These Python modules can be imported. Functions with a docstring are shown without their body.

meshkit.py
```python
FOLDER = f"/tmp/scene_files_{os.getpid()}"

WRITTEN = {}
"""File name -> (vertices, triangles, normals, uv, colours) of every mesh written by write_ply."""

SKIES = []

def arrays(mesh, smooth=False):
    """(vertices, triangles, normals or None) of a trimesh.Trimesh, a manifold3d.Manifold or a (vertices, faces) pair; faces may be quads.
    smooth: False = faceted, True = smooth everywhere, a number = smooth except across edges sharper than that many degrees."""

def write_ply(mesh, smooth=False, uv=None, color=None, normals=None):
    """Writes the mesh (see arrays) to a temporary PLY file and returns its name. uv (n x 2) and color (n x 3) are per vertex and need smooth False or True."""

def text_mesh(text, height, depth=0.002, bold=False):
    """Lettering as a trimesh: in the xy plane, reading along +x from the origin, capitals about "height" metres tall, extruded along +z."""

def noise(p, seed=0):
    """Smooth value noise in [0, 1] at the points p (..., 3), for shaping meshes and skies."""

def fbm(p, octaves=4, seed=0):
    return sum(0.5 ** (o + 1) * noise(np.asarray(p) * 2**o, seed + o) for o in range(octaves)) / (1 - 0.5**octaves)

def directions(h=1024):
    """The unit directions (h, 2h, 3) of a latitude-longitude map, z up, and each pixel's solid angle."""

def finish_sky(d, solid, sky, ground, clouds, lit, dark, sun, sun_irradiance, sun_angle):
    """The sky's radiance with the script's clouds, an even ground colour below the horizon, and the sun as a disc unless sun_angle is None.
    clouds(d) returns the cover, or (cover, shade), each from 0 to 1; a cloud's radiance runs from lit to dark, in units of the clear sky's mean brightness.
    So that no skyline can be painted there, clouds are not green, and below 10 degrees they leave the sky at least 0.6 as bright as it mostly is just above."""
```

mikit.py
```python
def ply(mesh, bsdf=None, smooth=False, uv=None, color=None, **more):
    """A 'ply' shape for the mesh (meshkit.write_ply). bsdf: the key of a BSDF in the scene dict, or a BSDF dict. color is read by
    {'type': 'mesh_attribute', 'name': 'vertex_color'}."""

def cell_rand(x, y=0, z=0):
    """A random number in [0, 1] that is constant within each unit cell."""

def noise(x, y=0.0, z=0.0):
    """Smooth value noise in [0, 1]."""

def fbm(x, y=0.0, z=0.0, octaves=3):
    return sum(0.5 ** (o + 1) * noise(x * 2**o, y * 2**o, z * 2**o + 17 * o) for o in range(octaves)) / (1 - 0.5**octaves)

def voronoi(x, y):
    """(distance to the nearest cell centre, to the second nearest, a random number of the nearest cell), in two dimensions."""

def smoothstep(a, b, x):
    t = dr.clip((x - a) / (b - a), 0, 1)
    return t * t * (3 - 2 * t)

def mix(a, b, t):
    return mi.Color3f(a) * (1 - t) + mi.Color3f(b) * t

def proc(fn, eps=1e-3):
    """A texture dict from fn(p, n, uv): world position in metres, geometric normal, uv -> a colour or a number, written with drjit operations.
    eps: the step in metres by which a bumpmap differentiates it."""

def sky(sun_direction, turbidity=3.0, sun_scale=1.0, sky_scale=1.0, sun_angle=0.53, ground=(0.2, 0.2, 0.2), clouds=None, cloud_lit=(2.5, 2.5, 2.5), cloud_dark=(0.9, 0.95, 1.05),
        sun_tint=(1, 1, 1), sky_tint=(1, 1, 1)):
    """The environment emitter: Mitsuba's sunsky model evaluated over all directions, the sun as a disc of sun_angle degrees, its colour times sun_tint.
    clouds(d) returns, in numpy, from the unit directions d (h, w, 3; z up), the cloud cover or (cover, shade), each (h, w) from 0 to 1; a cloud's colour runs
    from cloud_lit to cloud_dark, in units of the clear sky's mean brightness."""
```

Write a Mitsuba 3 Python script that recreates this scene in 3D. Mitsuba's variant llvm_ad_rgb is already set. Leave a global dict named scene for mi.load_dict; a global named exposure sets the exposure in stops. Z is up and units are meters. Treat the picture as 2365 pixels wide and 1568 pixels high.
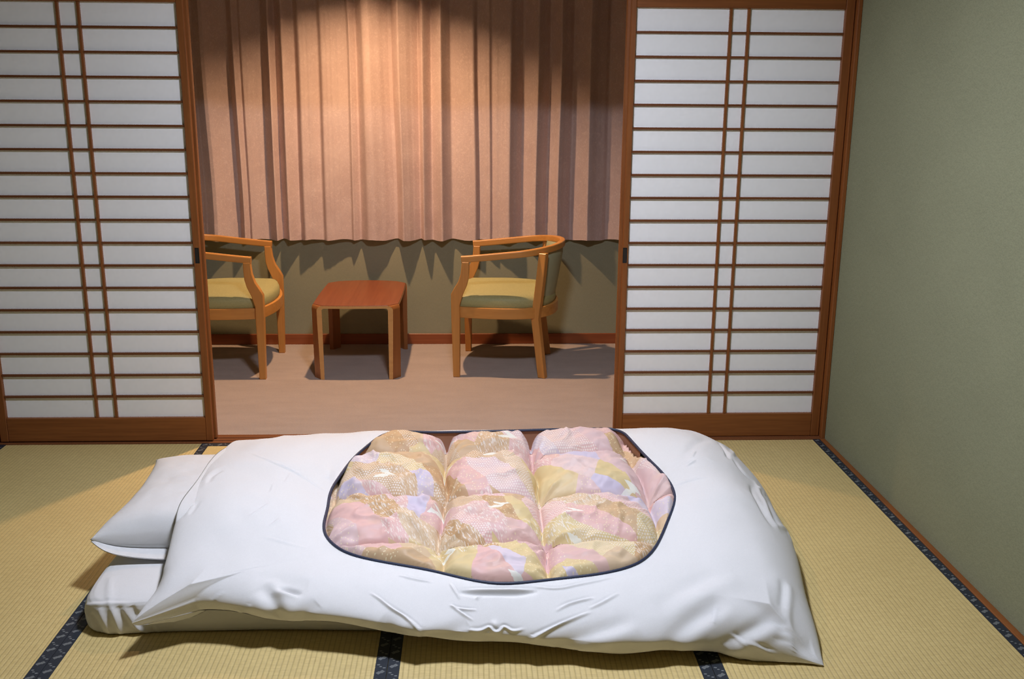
import math
import numpy as np, trimesh, drjit as dr, mitsuba as mi, mikit, meshkit
from mikit import proc, noise, fbm, voronoi, cell_rand, smoothstep, mix
from scipy.interpolate import RBFInterpolator, PchipInterpolator, CubicSpline
from scipy.ndimage import gaussian_filter1d
from shapely import geometry as sg

T = mi.ScalarTransform4f
scene, labels = {}, {}

# ------------------------------------------------------------------ camera
PITCH, YAW, ROLL = 0.24667, 0.04066, -0.00717
cp, sp, cy, sy = math.cos(PITCH), math.sin(PITCH), math.cos(YAW), math.sin(YAW)
FWD = np.array([sy * cp, cy * cp, -sp])
RIGHT = np.array([cy, -sy, 0.0])
DOWN = np.cross(FWD, RIGHT)
UP = math.sin(ROLL) * RIGHT - math.cos(ROLL) * DOWN
EYE = np.array([0, 0, 1.6])
scene['camera'] = {'type': 'perspective', 'fov': 2 * math.degrees(math.atan(1182.5 / 2301.36)), 'fov_axis': 'x', 'near_clip': 0.05, 'far_clip': 60.0,
                   'to_world': T().look_at(origin=EYE.tolist(), target=(EYE + FWD).tolist(), up=UP.tolist())}

# ------------------------------------------------------------------ light and exposure
exposure = 0.0
ROOM_LAMP = (0.0, 2.75, 2.46)          # ceiling lamp over the futon: centre of its diffuser
ROOM_LAMP_R, ROOM_LAMP_L = 0.15, (262, 278, 322)
DOWNLIGHT = (-0.55, 5.44, 2.54)          # recessed warm downlight of the alcove: rim of its can
DOWNLIGHT_R, DOWNLIGHT_H, BULB_R, BULB_L = 0.0725, 0.070, 0.036, (5100, 3260, 1880)

# ------------------------------------------------------------------ helpers
used = {}


def key_for(name):
    n = used.get(name, 0)
    used[name] = n + 1
    return name if n == 0 else f'{name}_{n:03d}'


def put(name, mesh, bsdf, parent=None, smooth=False, uv=None, to_world=None, label=None, **more):
    k = key_for((parent + '__' if parent else '') + name)
    scene[k] = mikit.ply(mesh, bsdf, smooth=smooth, uv=uv, **more) if not isinstance(mesh, dict) else dict(mesh)
    if to_world is not None:
        scene[k]['to_world'] = to_world
    if label:
        labels[k] = {'label': label}
    return k


def thing(name, label, cat, group=None):
    k = key_for(name)
    labels[k] = {'label': label, 'category': cat}
    if group:
        labels[k]['group'] = group
    return k


def tag(k, label, cat, group=None):
    labels[k] = {'label': label, 'category': cat}
    if group:
        labels[k]['group'] = group


def struct(k, label=None):
    labels[k] = {'kind': 'structure'}
    if label:
        labels[k]['label'] = label
    return k


def hull(p):
    return trimesh.convex.convex_hull(np.asarray(p, float))


def cbox(x0, x1, y0, y1, z0, z1, c=0.002):
    c = min(c, (x1 - x0) * .45, (y1 - y0) * .45, (z1 - z0) * .45)
    a, h = np.array([(x0 + x1) / 2, (y0 + y1) / 2, (z0 + z1) / 2]), np.array([x1 - x0, y1 - y0, z1 - z0]) / 2
    pts = []
    for s in np.ndindex(2, 2, 2):
        s = np.array(s) * 2 - 1
        for ax in range(3):
            e = h - c
            e[ax] = h[ax]
            pts.append(a + s * e)
    return hull(pts)


def box(x0, x1, y0, y1, z0, z1):
    return trimesh.creation.box(bounds=[[x0, y0, z0], [x1, y1, z1]])


def spline(p, n, closed=False):
    p = np.asarray(p, float)
    if closed:
        p = np.vstack([p, p[:1]])
    t = np.r_[0, np.cumsum(np.linalg.norm(np.diff(p, axis=0), axis=1))]
    q = CubicSpline(t, p, bc_type='periodic' if closed else 'natural')(np.linspace(0, t[-1], n + 1 if closed else n))
    return q[:-1] if closed else q


def dense(p, n, closed=False):
    p = np.asarray(p, float)
    if closed:
        p = np.vstack([p, p[:1]])
    t = np.r_[0, np.cumsum(np.linalg.norm(np.diff(p, axis=0), axis=1))]
    s = np.linspace(0, t[-1], n, endpoint=not closed)
    return np.stack([np.interp(s, t, p[:, k]) for k in range(p.shape[1])], 1)


def section(w, h, r, k=3):
    """rounded rectangle outline, counter-clockwise (w across, h up)"""
    o = []
    for cx, cz, a0 in ((1, 1, 0), (-1, 1, 90), (-1, -1, 180), (1, -1, 270)):
        for j in range(k + 1):
            a = math.radians(a0 + 90 * j / k)
            o.append((cx * (w / 2 - r) + r * math.cos(a), cz * (h / 2 - r) + r * math.sin(a)))
    return np.array(o)


def sweep(path, sec, closed=False, up=(0, 0, 1)):
    path = np.asarray(path, float)
    n, m = len(path), len(sec)
    t = (np.roll(path, -1, 0) - np.roll(path, 1, 0)) if closed else np.gradient(path, axis=0)
    t /= np.linalg.norm(t, axis=1, keepdims=True)
    u = np.cross(np.broadcast_to(up, t.shape), t)
    u /= np.linalg.norm(u, axis=1, keepdims=True) + 1e-12
    w = np.cross(t, u)
    v = (path[:, None] + sec[None, :, :1] * u[:, None] + sec[None, :, 1:] * w[:, None]).reshape(-1, 3)
    f = []
    for i in range(n if closed else n - 1):
        a, b = i * m, ((i + 1) % n) * m
        for j in range(m):
            k = (j + 1) % m
            f += [(a + j, a + k, b + k), (a + j, b + k, b + j)]
    if not closed:
        v = np.vstack([v, path[0], path[-1]])
        for j in range(m):
            k = (j + 1) % m
            f += [(n * m, a_ := k, j), (n * m + 1, (n - 1) * m + j, (n - 1) * m + k)]
    ms = trimesh.Trimesh(v, f, process=False)
    if ms.volume < 0:
        ms.invert()
    return ms


def tube(path, r, sides=8, closed=False):
    a = np.arange(sides) * 2 * math.pi / sides
    return sweep(path, np.stack([r * np.cos(a), r * np.sin(a)], 1), closed)


def rings_mesh(rings, close_ring=True, cap0=False, cap1=False):
    """rings: (n, m, 3)"""
    rings = np.asarray(rings, float)
    n, m = rings.shape[:2]
    i, j = np.meshgrid(np.arange(n - 1), np.arange(m if close_ring else m - 1), indexing='ij')
    k = (j + 1) % m
    a, b, c, d = i * m + j, i * m + k, (i + 1) * m + k, (i + 1) * m + j
    f = np.vstack([np.stack([a, b, c], -1).reshape(-1, 3), np.stack([a, c, d], -1).reshape(-1, 3)])
    v = rings.reshape(-1, 3)
    ex = []
    for cap, r, flip in ((cap0, 0, True), (cap1, n - 1, False)):
        if cap:
            v = np.vstack([v, rings[r].mean(0)])
            q = np.arange(m)
            tri = np.stack([r * m + q, r * m + (q + 1) % m, np.full(m, len(v) - 1)], 1)
            f = np.vstack([f, tri[:, ::-1] if flip else tri])
    return trimesh.Trimesh(v, f, process=False)


def extrude_xz(poly, y0, y1, c=0.003):
    """prism of an outline in the x-z plane between y0 and y1, its long edges chamfered"""
    p = sg.Polygon(poly)
    q = p.buffer(-c, join_style=2)
    a = np.array(p.exterior.coords)[:-1]
    n = len(a)
    # shrink each vertex toward the chamfer by its own bisector
    e = np.roll(a, -1, 0) - a
    e /= np.linalg.norm(e, axis=1, keepdims=True)
    nrm = np.stack([e[:, 1], -e[:, 0]], 1) * (1 if p.exterior.is_ccw else -1)
    bis = nrm + np.roll(nrm, 1, 0)
    bis /= np.maximum((bis * bis).sum(1, keepdims=True) / 2, .3)
    s = a - bis * c
    r = []
    for o, y in ((s, y0), (a, y0 + c), (a, y1 - c), (s, y1)):
        r.append(np.stack([o[:, 0], np.full(n, y), o[:, 1]], 1))
    ms = rings_mesh(r)
    tri = trimesh.creation.triangulate_polygon(sg.Polygon(s), engine='earcut')
    from scipy.spatial import cKDTree
    _, ix = cKDTree(s).query(tri[0])
    f = np.asarray(ix)[tri[1]]
    faces = np.vstack([ms.faces, f, f[:, ::-1] + 3 * n])
    ms = trimesh.Trimesh(ms.vertices, faces, process=False)
    ms.fix_normals()
    return ms


# ------------------------------------------------------------------ materials
def rgb(r, g, b):
    return {'type': 'rgb', 'value': [r, g, b]}


def two(b):
    return {'type': 'twosided', 'bsdf': b}


def srgb(r, g, b):
    c = np.array([r, g, b]) / 255
    return np.where(c < .04045, c / 12.92, ((c + .055) / 1.055) ** 2.4).tolist()


def wood_fn(dark, light, axis, scale=1.0):
    s = [70 * scale, 70 * scale, 70 * scale]
    s[axis] = 3.5 * scale

    def fn(p, n, uv):
        w = fbm(p.x * s[0], p.y * s[1], p.z * s[2], 3)
        w2 = noise(p.x * s[0] * 4, p.y * s[1] * 4, p.z * s[2] * 2)
        return mix(dark, light, dr.clip(w * .75 + w2 * .25, 0, 1))
    return fn


def wood(dark, light, axis, rough=.42, scale=1.0, spec=.4):
    return {'type': 'principled', 'base_color': proc(wood_fn(dark, light, axis, scale)), 'roughness': rough, 'specular': spec}


DOOR_D, DOOR_L = srgb(104, 57, 23), srgb(142, 85, 41)
for nm, ax in (('wood_upright', 2), ('wood_level', 0), ('wood_deep', 1)):
    scene['m_' + nm] = wood(DOOR_D, DOOR_L, ax)
scene['m_lattice_wood'] = wood(srgb(84, 46, 22), srgb(116, 68, 36), 0)
scene['m_sill_wood'] = wood(srgb(98, 56, 30), srgb(126, 78, 46), 0, .45)
scene['m_baseboard_wood'] = wood(srgb(120, 62, 34), srgb(146, 82, 48), 0, .4)
CH_D, CH_L = srgb(170, 112, 52), srgb(190, 134, 70)
scene['m_chair_wood'] = wood(CH_D, CH_L, 0, .34, .7, .5)
scene['m_chair_leg_wood'] = wood(CH_D, CH_L, 2, .34, .7, .5)
scene['m_table_top'] = wood(srgb(108, 56, 32), srgb(122, 68, 40), 1, .33, .6, .5)
scene['m_table_leg'] = wood(srgb(132, 78, 38), srgb(150, 94, 48), 2, .35, .7, .5)
scene['m_table_edge'] = wood(srgb(186, 136, 80), srgb(202, 152, 94), 0, .4, .7)
scene['m_table_edge_two'] = two(dict(scene['m_table_edge']))
scene['m_finger_pull'] = {'type': 'principled', 'base_color': rgb(.012, .009, .008), 'roughness': .5}


def paper_fn(p, n, uv):
    f = fbm(p.x * 90, p.z * 60, p.y * 3, 2)
    return mix((.82, .82, .82), (.86, .86, .86), f)


scene['m_paper'] = two({'type': 'diffuse', 'reflectance': proc(paper_fn)})


def plaster(base, amp):
    def fn(p, n, uv):
        g = fbm(p.x * 260, p.y * 260, p.z * 260, 2)
        b = fbm(p.x * 5, p.y * 5, p.z * 5, 2)
        return mi.Color3f(base) * (1 + amp * (g - .5) + .10 * (b - .5))
    return fn


scene['m_wall_plaster'] = {'type': 'diffuse', 'reflectance': proc(plaster((.240, .247, .158), .3))}
scene['m_back_plaster'] = {'type': 'diffuse', 'reflectance': proc(plaster((.270, .262, .175), .2))}
scene['m_ceiling'] = {'type': 'diffuse', 'reflectance': rgb(.30, .23, .16)}
scene['m_alcove_ceiling'] = {'type': 'diffuse', 'reflectance': rgb(.30, .27, .24)}


def carpet_fn(p, n, uv):
    a = fbm(p.x * 7, p.y * 22, 0., 3)
    b = noise(p.x * 420, p.y * 420)
    return mix((.340, .272, .235), (.430, .350, .305), dr.clip(.55 * a + .45 * b, 0, 1))


scene['m_carpet'] = {'type': 'bumpmap', 'scale': .003, 'arbitrary': proc(lambda p, n, uv: noise(p.x * 350, p.y * 350) + .5 * noise(p.x * 120, p.y * 120), eps=1e-3),
                     'bsdf': {'type': 'diffuse', 'reflectance': proc(carpet_fn)}}

RIB = 0.0152


def tatami_h(p, n, uv):
    u = uv.x / RIB
    d = dr.abs(u - dr.floor(u) - .5) * 2
    rib = dr.sqrt(dr.maximum(1 - d * d * d * d, 0.0))
    row = dr.floor(u)
    st = .5 + .5 * dr.sin((uv.y / .0062 + row * .5) * 6.2832)
    return rib * (.8 + .2 * st) + .25 * noise(uv.x * 60, uv.y * 900)


def tatami_fn(p, n, uv):
    u = uv.x / RIB
    d = dr.abs(u - dr.floor(u) - .5) * 2
    row = dr.floor(u)
    strand = noise(uv.x * 50, uv.y * 750)
    big = fbm(uv.x * 3, uv.y * 3, 2., 2)
    col = mix((.465, .345, .132), (.620, .485, .205), dr.clip(.45 * strand + .4 * big + .15 * cell_rand(row, dr.floor(uv.y / .0124 + row * .5)), 0, 1))
    return col * (1 - .18 * smoothstep(.55, 1., d))


scene['m_tatami'] = {'type': 'bumpmap', 'scale': .0021, 'arbitrary': proc(tatami_h, eps=8e-4),
                     'bsdf': {'type': 'principled', 'base_color': proc(tatami_fn), 'roughness': .52, 'specular': .9}}


def heri_fn(p, n, uv):
    """navy woven tape; grey lozenges and leaf ovals. uv.x across 0..0.035, uv.y along"""
    x, v = uv.x - .0175, uv.y
    per = .072
    k = dr.floor(v / per)
    y = v - k * per
    m = mi.Float(0)
    for cx, yy in ((-.0055, .016), (.0045, .0225)):
        dd = dr.abs(x - cx) / .0088 + dr.abs(y - yy) / .0088
        stripe = .55 + .45 * dr.cos(6.2832 * (dd * 2.6))
        m = dr.maximum(m, (1 - smoothstep(.86, 1., dd)) * (.25 + .75 * stripe))
    for cx, yy, a in ((.0085, .041, .0042), (-.002, .0475, .0036), (-.0085, .0570, .0042)):
        dd = dr.square((x - cx) / (a * 1.15)) + dr.square((y - yy) / (a * .72))
        m = dr.maximum(m, (1 - smoothstep(.75, 1.05, dd)) * .8)
    weave = .85 + .3 * noise(uv.x * 1500, uv.y * 1500)
    edge = smoothstep(.0, .0012, uv.x) * smoothstep(.0, .0012, .035 - uv.x)
    return mix((.018, .023, .032), (.175, .185, .185), m) * weave * (.55 + .45 * edge)


scene['m_heri'] = {'type': 'principled', 'base_color': proc(heri_fn), 'roughness': .55, 'specular': .35}


def swirl(u, v):
    a = fbm(u * 60, v * 60, 3., 2)
    b = fbm(u * 60 + 9, v * 60 + 4, 8., 2)
    w = noise(u * 125 + 4 * a, v * 125 + 4 * b, 1.)
    l = 1 - smoothstep(.03, .11, dr.abs(w - .5))
    return l


def curtain_fn(p, n, uv):
    l = swirl(uv.x, uv.y)
    g = noise(uv.x * 700, uv.y * 700)
    w = fbm(uv.x * 9, uv.y * 9, 5., 2)
    return mix((.455, .330, .300), (.590, .455, .412), dr.clip(.42 * l + .3 * g + .5 * (w - .4), 0, 1))


scene['m_curtain'] = two({'type': 'principled', 'base_color': proc(curtain_fn), 'roughness': .62, 'specular': .3, 'sheen': .25})


def cushion_fn(p, n, uv):
    return mix((.285, .262, .108), (.335, .310, .140), noise(p.x * 300, p.y * 300, p.z * 300))


scene['m_cushion'] = {'type': 'principled', 'base_color': proc(cushion_fn), 'roughness': .55, 'specular': .35}
scene['m_back_pad'] = {'type': 'principled', 'base_color': rgb(.30, .31, .19), 'roughness': .5, 'specular': .4}


def cotton_fn(p, n, uv):
    f = noise(p.x * 500, p.y * 500, p.z * 500)
    return mix((.665, .665, .665), (.70, .70, .70), f)


scene['m_cotton'] = two({'type': 'diffuse', 'reflectance': proc(cotton_fn)})
scene['m_piping'] = {'type': 'principled', 'base_color': rgb(.016, .024, .055), 'roughness': .5}
scene['m_shade_sheet'] = two({'type': 'diffuse', 'reflectance': rgb(.30, .155, .095)})  # brown stands for shade and warm backlight inside the white cover

PRINT = [(.60, .40, .38), (.59, .47, .25), (.48, .31, .165), (.52, .465, .56), (.57, .43, .28), (.60, .44, .43), (.50, .345, .20), (.57, .50, .55), (.62, .40, .37)]


def quilt_fn(p, n, uv):
    """pastel patchwork print: slanting bands with small woven-looking motifs and a few white leaves"""
    u, v = uv.x, uv.y
    w1, w2 = fbm(u * 5, v * 5, 1., 2) - .5, fbm(u * 5, v * 5, 7., 2) - .5
    x, y = u + .11 * w1, v + .11 * w2
    c, s = .80, .60
    f1, f2, r = voronoi((c * x + s * y) / .078, (-s * x + c * y) / .185)
    r2 = r * 57.0 - dr.floor(r * 57.0)
    col = mi.Color3f(*PRINT[0])
    for i, q in enumerate(PRINT[1:], 1):
        col = dr.select(r * len(PRINT) > i, mi.Color3f(*q), col)
    # soft shifts of dye along a band
    col = mix(col, mi.Color3f(.60, .44, .32), .25 * smoothstep(.45, .75, fbm(u * 16, v * 16, 4., 2)))
    pale = mi.Color3f(.72, .67, .60)
    du, dv = u / .0088, v / .0076
    sh = du + .5 * (dr.floor(dv) - 2 * dr.floor(dr.floor(dv) / 2))
    dot = 1 - smoothstep(.05, .15, dr.square(sh - dr.floor(sh) - .5) + dr.square(dv - dr.floor(dv) - .5))
    a, b_ = u * .86 + v * .5, v * .86 - u * .5
    fl = smoothstep(.60, .74, noise(a * 420, b_ * 120, 3.))
    ha, hb = (u + v) / .0066, (u - v) / .0066
    hat = dr.maximum(smoothstep(.66, .84, ha - dr.floor(ha)), smoothstep(.66, .84, hb - dr.floor(hb)))
    g1, g2, gr = voronoi(u / .0105, v / .0105)
    speck = (1 - smoothstep(.12, .24, g1)) * dr.select(gr > .5, 1., 0.)
    k = dr.floor(r2 * 7)
    col = dr.select(k < 1, mix(col, pale, dot * .75), dr.select(k < 2, mix(col, pale, fl * .6), dr.select(k < 3, mix(col, pale, hat * .45), dr.select(k < 5, mix(col, mi.Color3f(.74, .65, .43), speck * .75), col))))
    # pairs of white leaves
    L = .21
    iu, iv = dr.floor(u / L), dr.floor(v / L)
    ox, oy = (iu + .3 + .4 * cell_rand(iu, iv, 5)) * L, (iv + .3 + .4 * cell_rand(iu, iv, 6)) * L
    leaf = mi.Float(0)
    for ang, dx, dy in ((.35, .0, .0), (-.55, .018, .020)):
        qx, qy = math.cos(ang) * (u - ox - dx) + math.sin(ang) * (v - oy - dy), -math.sin(ang) * (u - ox - dx) + math.cos(ang) * (v - oy - dy)
        wdt = .0095 * (1 - dr.square(qx / .034)) * (.7 + .5 * noise(u * 150, v * 150))
        leaf = dr.maximum(leaf, dr.select((dr.abs(qx) < .034) & (dr.abs(qy) < wdt), 1., 0.))
    leaf = leaf * dr.select(cell_rand(iu, iv, 9) > .5, 1., 0.)
    return mix(col, mi.Color3f(.70, .71, .64), leaf * .85)


scene['m_quilt'] = two({'type': 'principled', 'base_color': proc(quilt_fn), 'roughness': .52, 'specular': .35})
scene['m_lamp_body'] = {'type': 'diffuse', 'reflectance': rgb(.7, .7, .68)}
scene['m_can'] = two({'type': 'diffuse', 'reflectance': rgb(.08, .08, .08)})

# ------------------------------------------------------------------ the setting
WALL_R, WALL_L, SILL, CARPET, BACK = 1.665, -2.20, 4.397, 4.505, 6.232
FRONT, CEIL = -1.3, 2.60
struct(put('floor', box(WALL_L - .1, WALL_R + .1, FRONT - .1, SILL, -.16, -.055), 'm_ceiling'), 'floor of the tatami room')


def tatami(x0, x1, y0, y1, along):
    k = 'floor__' + 'tatami_mat'
    g = .0006
    c = .0015
    m = cbox(x0 + g, x1 - g, y0 + g, y1 - g, -.055, 0, c)
    v = np.asarray(m.vertices)
    uv = np.stack([v[:, 0] - x0, v[:, 1]], 1) if along == 'y' else np.stack([v[:, 1] - y0, v[:, 0]], 1)
    key = put('tatami_mat', m, 'm_tatami', 'floor', uv=uv)
    for s in (0, 1):
        H = .035
        if along == 'y':
            a, b = (x0 + g, x0 + H) if s == 0 else (x1 - H, x1 - g)
            q = cbox(a, b, y0 + g, y1 - g, -.004, .0014, .0008)
            w = np.asarray(q.vertices)
            uvb = np.stack([w[:, 0] - a, w[:, 1] + .031 * s], 1)
        else:
            a, b = (y0 + g, y0 + H) if s == 0 else (y1 - H, y1 - g)
            q = cbox(x0 + g, x1 - g, a, b, -.004, .0014, .0008)
            w = np.asarray(q.vertices)
            uvb = np.stack([w[:, 1] - a, w[:, 0] + .031 * s], 1)
        put('border', q, 'm_heri', key, uv=uvb)


XA, XB, XC, XD, XE = -2.172, -1.216, -.245, .680, 1.640
tatami(XB, XD, 3.452, SILL, 'x')
tatami(XA, XB, 2.40, SILL, 'y')
tatami(XD, XE, 2.40, SILL, 'y')
tatami(XB, XC, 1.53, 3.452, 'y')
tatami(XC, XD, 1.53, 3.452, 'y')
for x0, x1 in ((XA, XB), (XD, XE)):
    tatami(x0, x1, .48, 2.40, 'y')
    tatami(x0, x1, FRONT, .48, 'y')
tatami(XB, XC, FRONT, 1.53, 'y')
tatami(XC, XD, FRONT, 1.53, 'y')

struct(put('floor', box(WALL_L - .1, WALL_R + .1, CARPET, BACK + .1, -.16, .004), 'm_carpet'), 'pinkish beige carpet of the sunroom behind the sliding doors')
struct(put('wall_right', box(WALL_R, WALL_R + .1, FRONT - .1, BACK + .1, -.05, 2.8), 'm_wall_plaster'), 'green grey plaster wall on the right')
struct(put('wall_left', box(WALL_L - .1, WALL_L, FRONT - .1, BACK + .1, -.05, 2.8), 'm_wall_plaster'))
struct(put('wall_front', box(WALL_L, WALL_R, FRONT - .1, FRONT, -.05, 2.8), 'm_wall_plaster'))
struct(put('wall_back', box(WALL_L, WALL_R, BACK, BACK + .1, -.05, 2.8), 'm_back_plaster'), 'olive grey wall below the curtain')
struct(put('wall_partition', box(WALL_L, WALL_R, 4.415, 4.515, 2.045, 2.8), 'm_wall_plaster'))
struct(put('ceiling', box(WALL_L, WALL_R, FRONT, 4.415, CEIL, CEIL + .1), 'm_ceiling'))
struct(put('ceiling', box(WALL_L, WALL_R, 4.515, BACK, 2.64, 2.74), 'm_alcove_ceiling'))
# sill with two sliding grooves
SX0, SX1 = WALL_L, WALL_R
ys = [(SILL, 4.412), (4.430, 4.447), (4.465, CARPET + .001)]
t1 = put('trim_1', box(SX0, SX1, SILL, CARPET + .001, -.055, .0015), 'm_sill_wood')
struct(t1, 'brown wooden sill under the sliding doors')
for a, b in ys:
    put('rail', cbox(SX0, SX1, a, b, .0005, .0045, .001), 'm_sill_wood', t1)
struct(put('trim_2', cbox(WALL_L, WALL_R, 4.395, 4.525, 1.992, 2.045, .003), 'm_wood_level'), 'wooden lintel over the sliding doors')
struct(put('trim_3', cbox(1.6475, WALL_R, 4.40, 4.515, .003, 1.992, .002), 'm_wood_upright'), 'thin wooden door post against the green wall')
struct(put('trim_4', cbox(XE + .0005, WALL_R, FRONT, SILL, -.05, .004, .0015), 'm_wood_deep'), 'narrow wooden strip between tatami and green wall')
struct(put('trim_5', cbox(WALL_L, -2.178, 4.40, 4.515, .003, 1.992, .002), 'm_wood_upright'))
struct(put('baseboard_back', cbox(WALL_L, WALL_R, BACK - .013, BACK, .004, .071, .002), 'm_baseboard_wood'), 'reddish brown baseboard of the back wall')


# ------------------------------------------------------------------ shoji doors
def shoji(n, x0, x1, y0, verticals, stile_l, stile_r, label, pull=None):
    d = f'door_{n}'
    z0, z1, th = .0055, 1.990, .028
    gz0, gz1 = .118, 1.940
    gx0, gx1 = x0 + stile_l, x1 - stile_r
    y1 = y0 + th
    labels[d] = {'kind': 'structure', 'label': label}
    bev = .0035
    for a, b, side in ((x0, gx0, -1), (gx1, x1, 1)):
        m = cbox(a, b, y0, y1, z0, z1, .0025)
        if pull and pull[0] == side:
            pc = pull[1]
            rec = box(pc - .0095, pc + .0095, y0 - .01, y0 + .006, .838, .908)
            m = trimesh.boolean.difference([m, rec], engine='manifold')
            put('stile', m, 'm_wood_upright', d)
            cup = trimesh.boolean.difference([box(pc - .0094, pc + .0094, y0 + .0004, y0 + .0065, .8381, .9079), box(pc - .0078, pc + .0078, y0 - .01, y0 + .005, .8397, .9063)], engine='manifold')
            put('finger_pull', cup, 'm_finger_pull', d, label='dark recessed finger pull')
        else:
            put('stile', m, 'm_wood_upright', d)
    put('bottom_rail', cbox(gx0, gx1, y0 + .0008, y1 - .001, z0, gz0, .003), 'm_wood_level', d)
    put('top_rail', cbox(gx0, gx1, y0 + .0008, y1 - .001, gz1, z1, .003), 'm_wood_level', d)
    yb = y0 + .007                     # lattice front
    yp = y0 + .0225                    # paper
    bh, bw = .0095, .0115
    zs = [gz0 + (gz1 - gz0) * k / 18 for k in range(1, 18)]
    vx = [gx0 - .002] + list(verticals) + [gx1 + .002]
    hb = mikit.ply(cbox(gx0, gx1, yb + .0005, yp - .0002, -bh / 2, bh / 2, .001), 'm_lattice_wood')
    for z in zs:
        put('lattice_bar', hb, None, d, to_world=T().translate([0, 0, z]))
    for x in verticals:
        put('lattice_upright', cbox(x - bw / 2, x + bw / 2, yb, yp, gz0, gz1, .001), 'm_wood_upright', d)
    ez = [gz0] + zs + [gz1]
    ex = [gx0] + list(verticals) + [gx1]
    for j in range(3):
        # each pane bears against the bars around it
        w0, w1 = ex[j] + (bw / 2 if j else 0), ex[j + 1] - (bw / 2 if j < 2 else 0)
        for i in range(18):
            a, b = ez[i] + (bh / 2 if i else 0), ez[i + 1] - (bh / 2 if i < 17 else 0)
            put('paper_pane', box(w0, w1, yp - .0022, yp, a, b), 'm_paper', d)
    return d


shoji(1, -2.172, -1.2055, 4.420, (-1.7270, -1.6400), .036, .0295, 'left front sliding paper screen with brown wooden lattice, a pull beside the opening', (1, -1.2185))
shoji(2, -2.164, -1.1965, 4.454, (-1.7190, -1.6320), .036, .0295, 'left rear sliding paper screen stacked behind the front one')
shoji(3, .6790, 1.6450, 4.432, (1.1110, 1.1885), .0235, .039, 'right front sliding paper screen next to the green wall', (-1, .6880))
shoji(4, .6660, 1.6370, 4.464, (1.1030, 1.1805), .0235, .039, 'right rear sliding paper screen stacked behind the front one')

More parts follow.
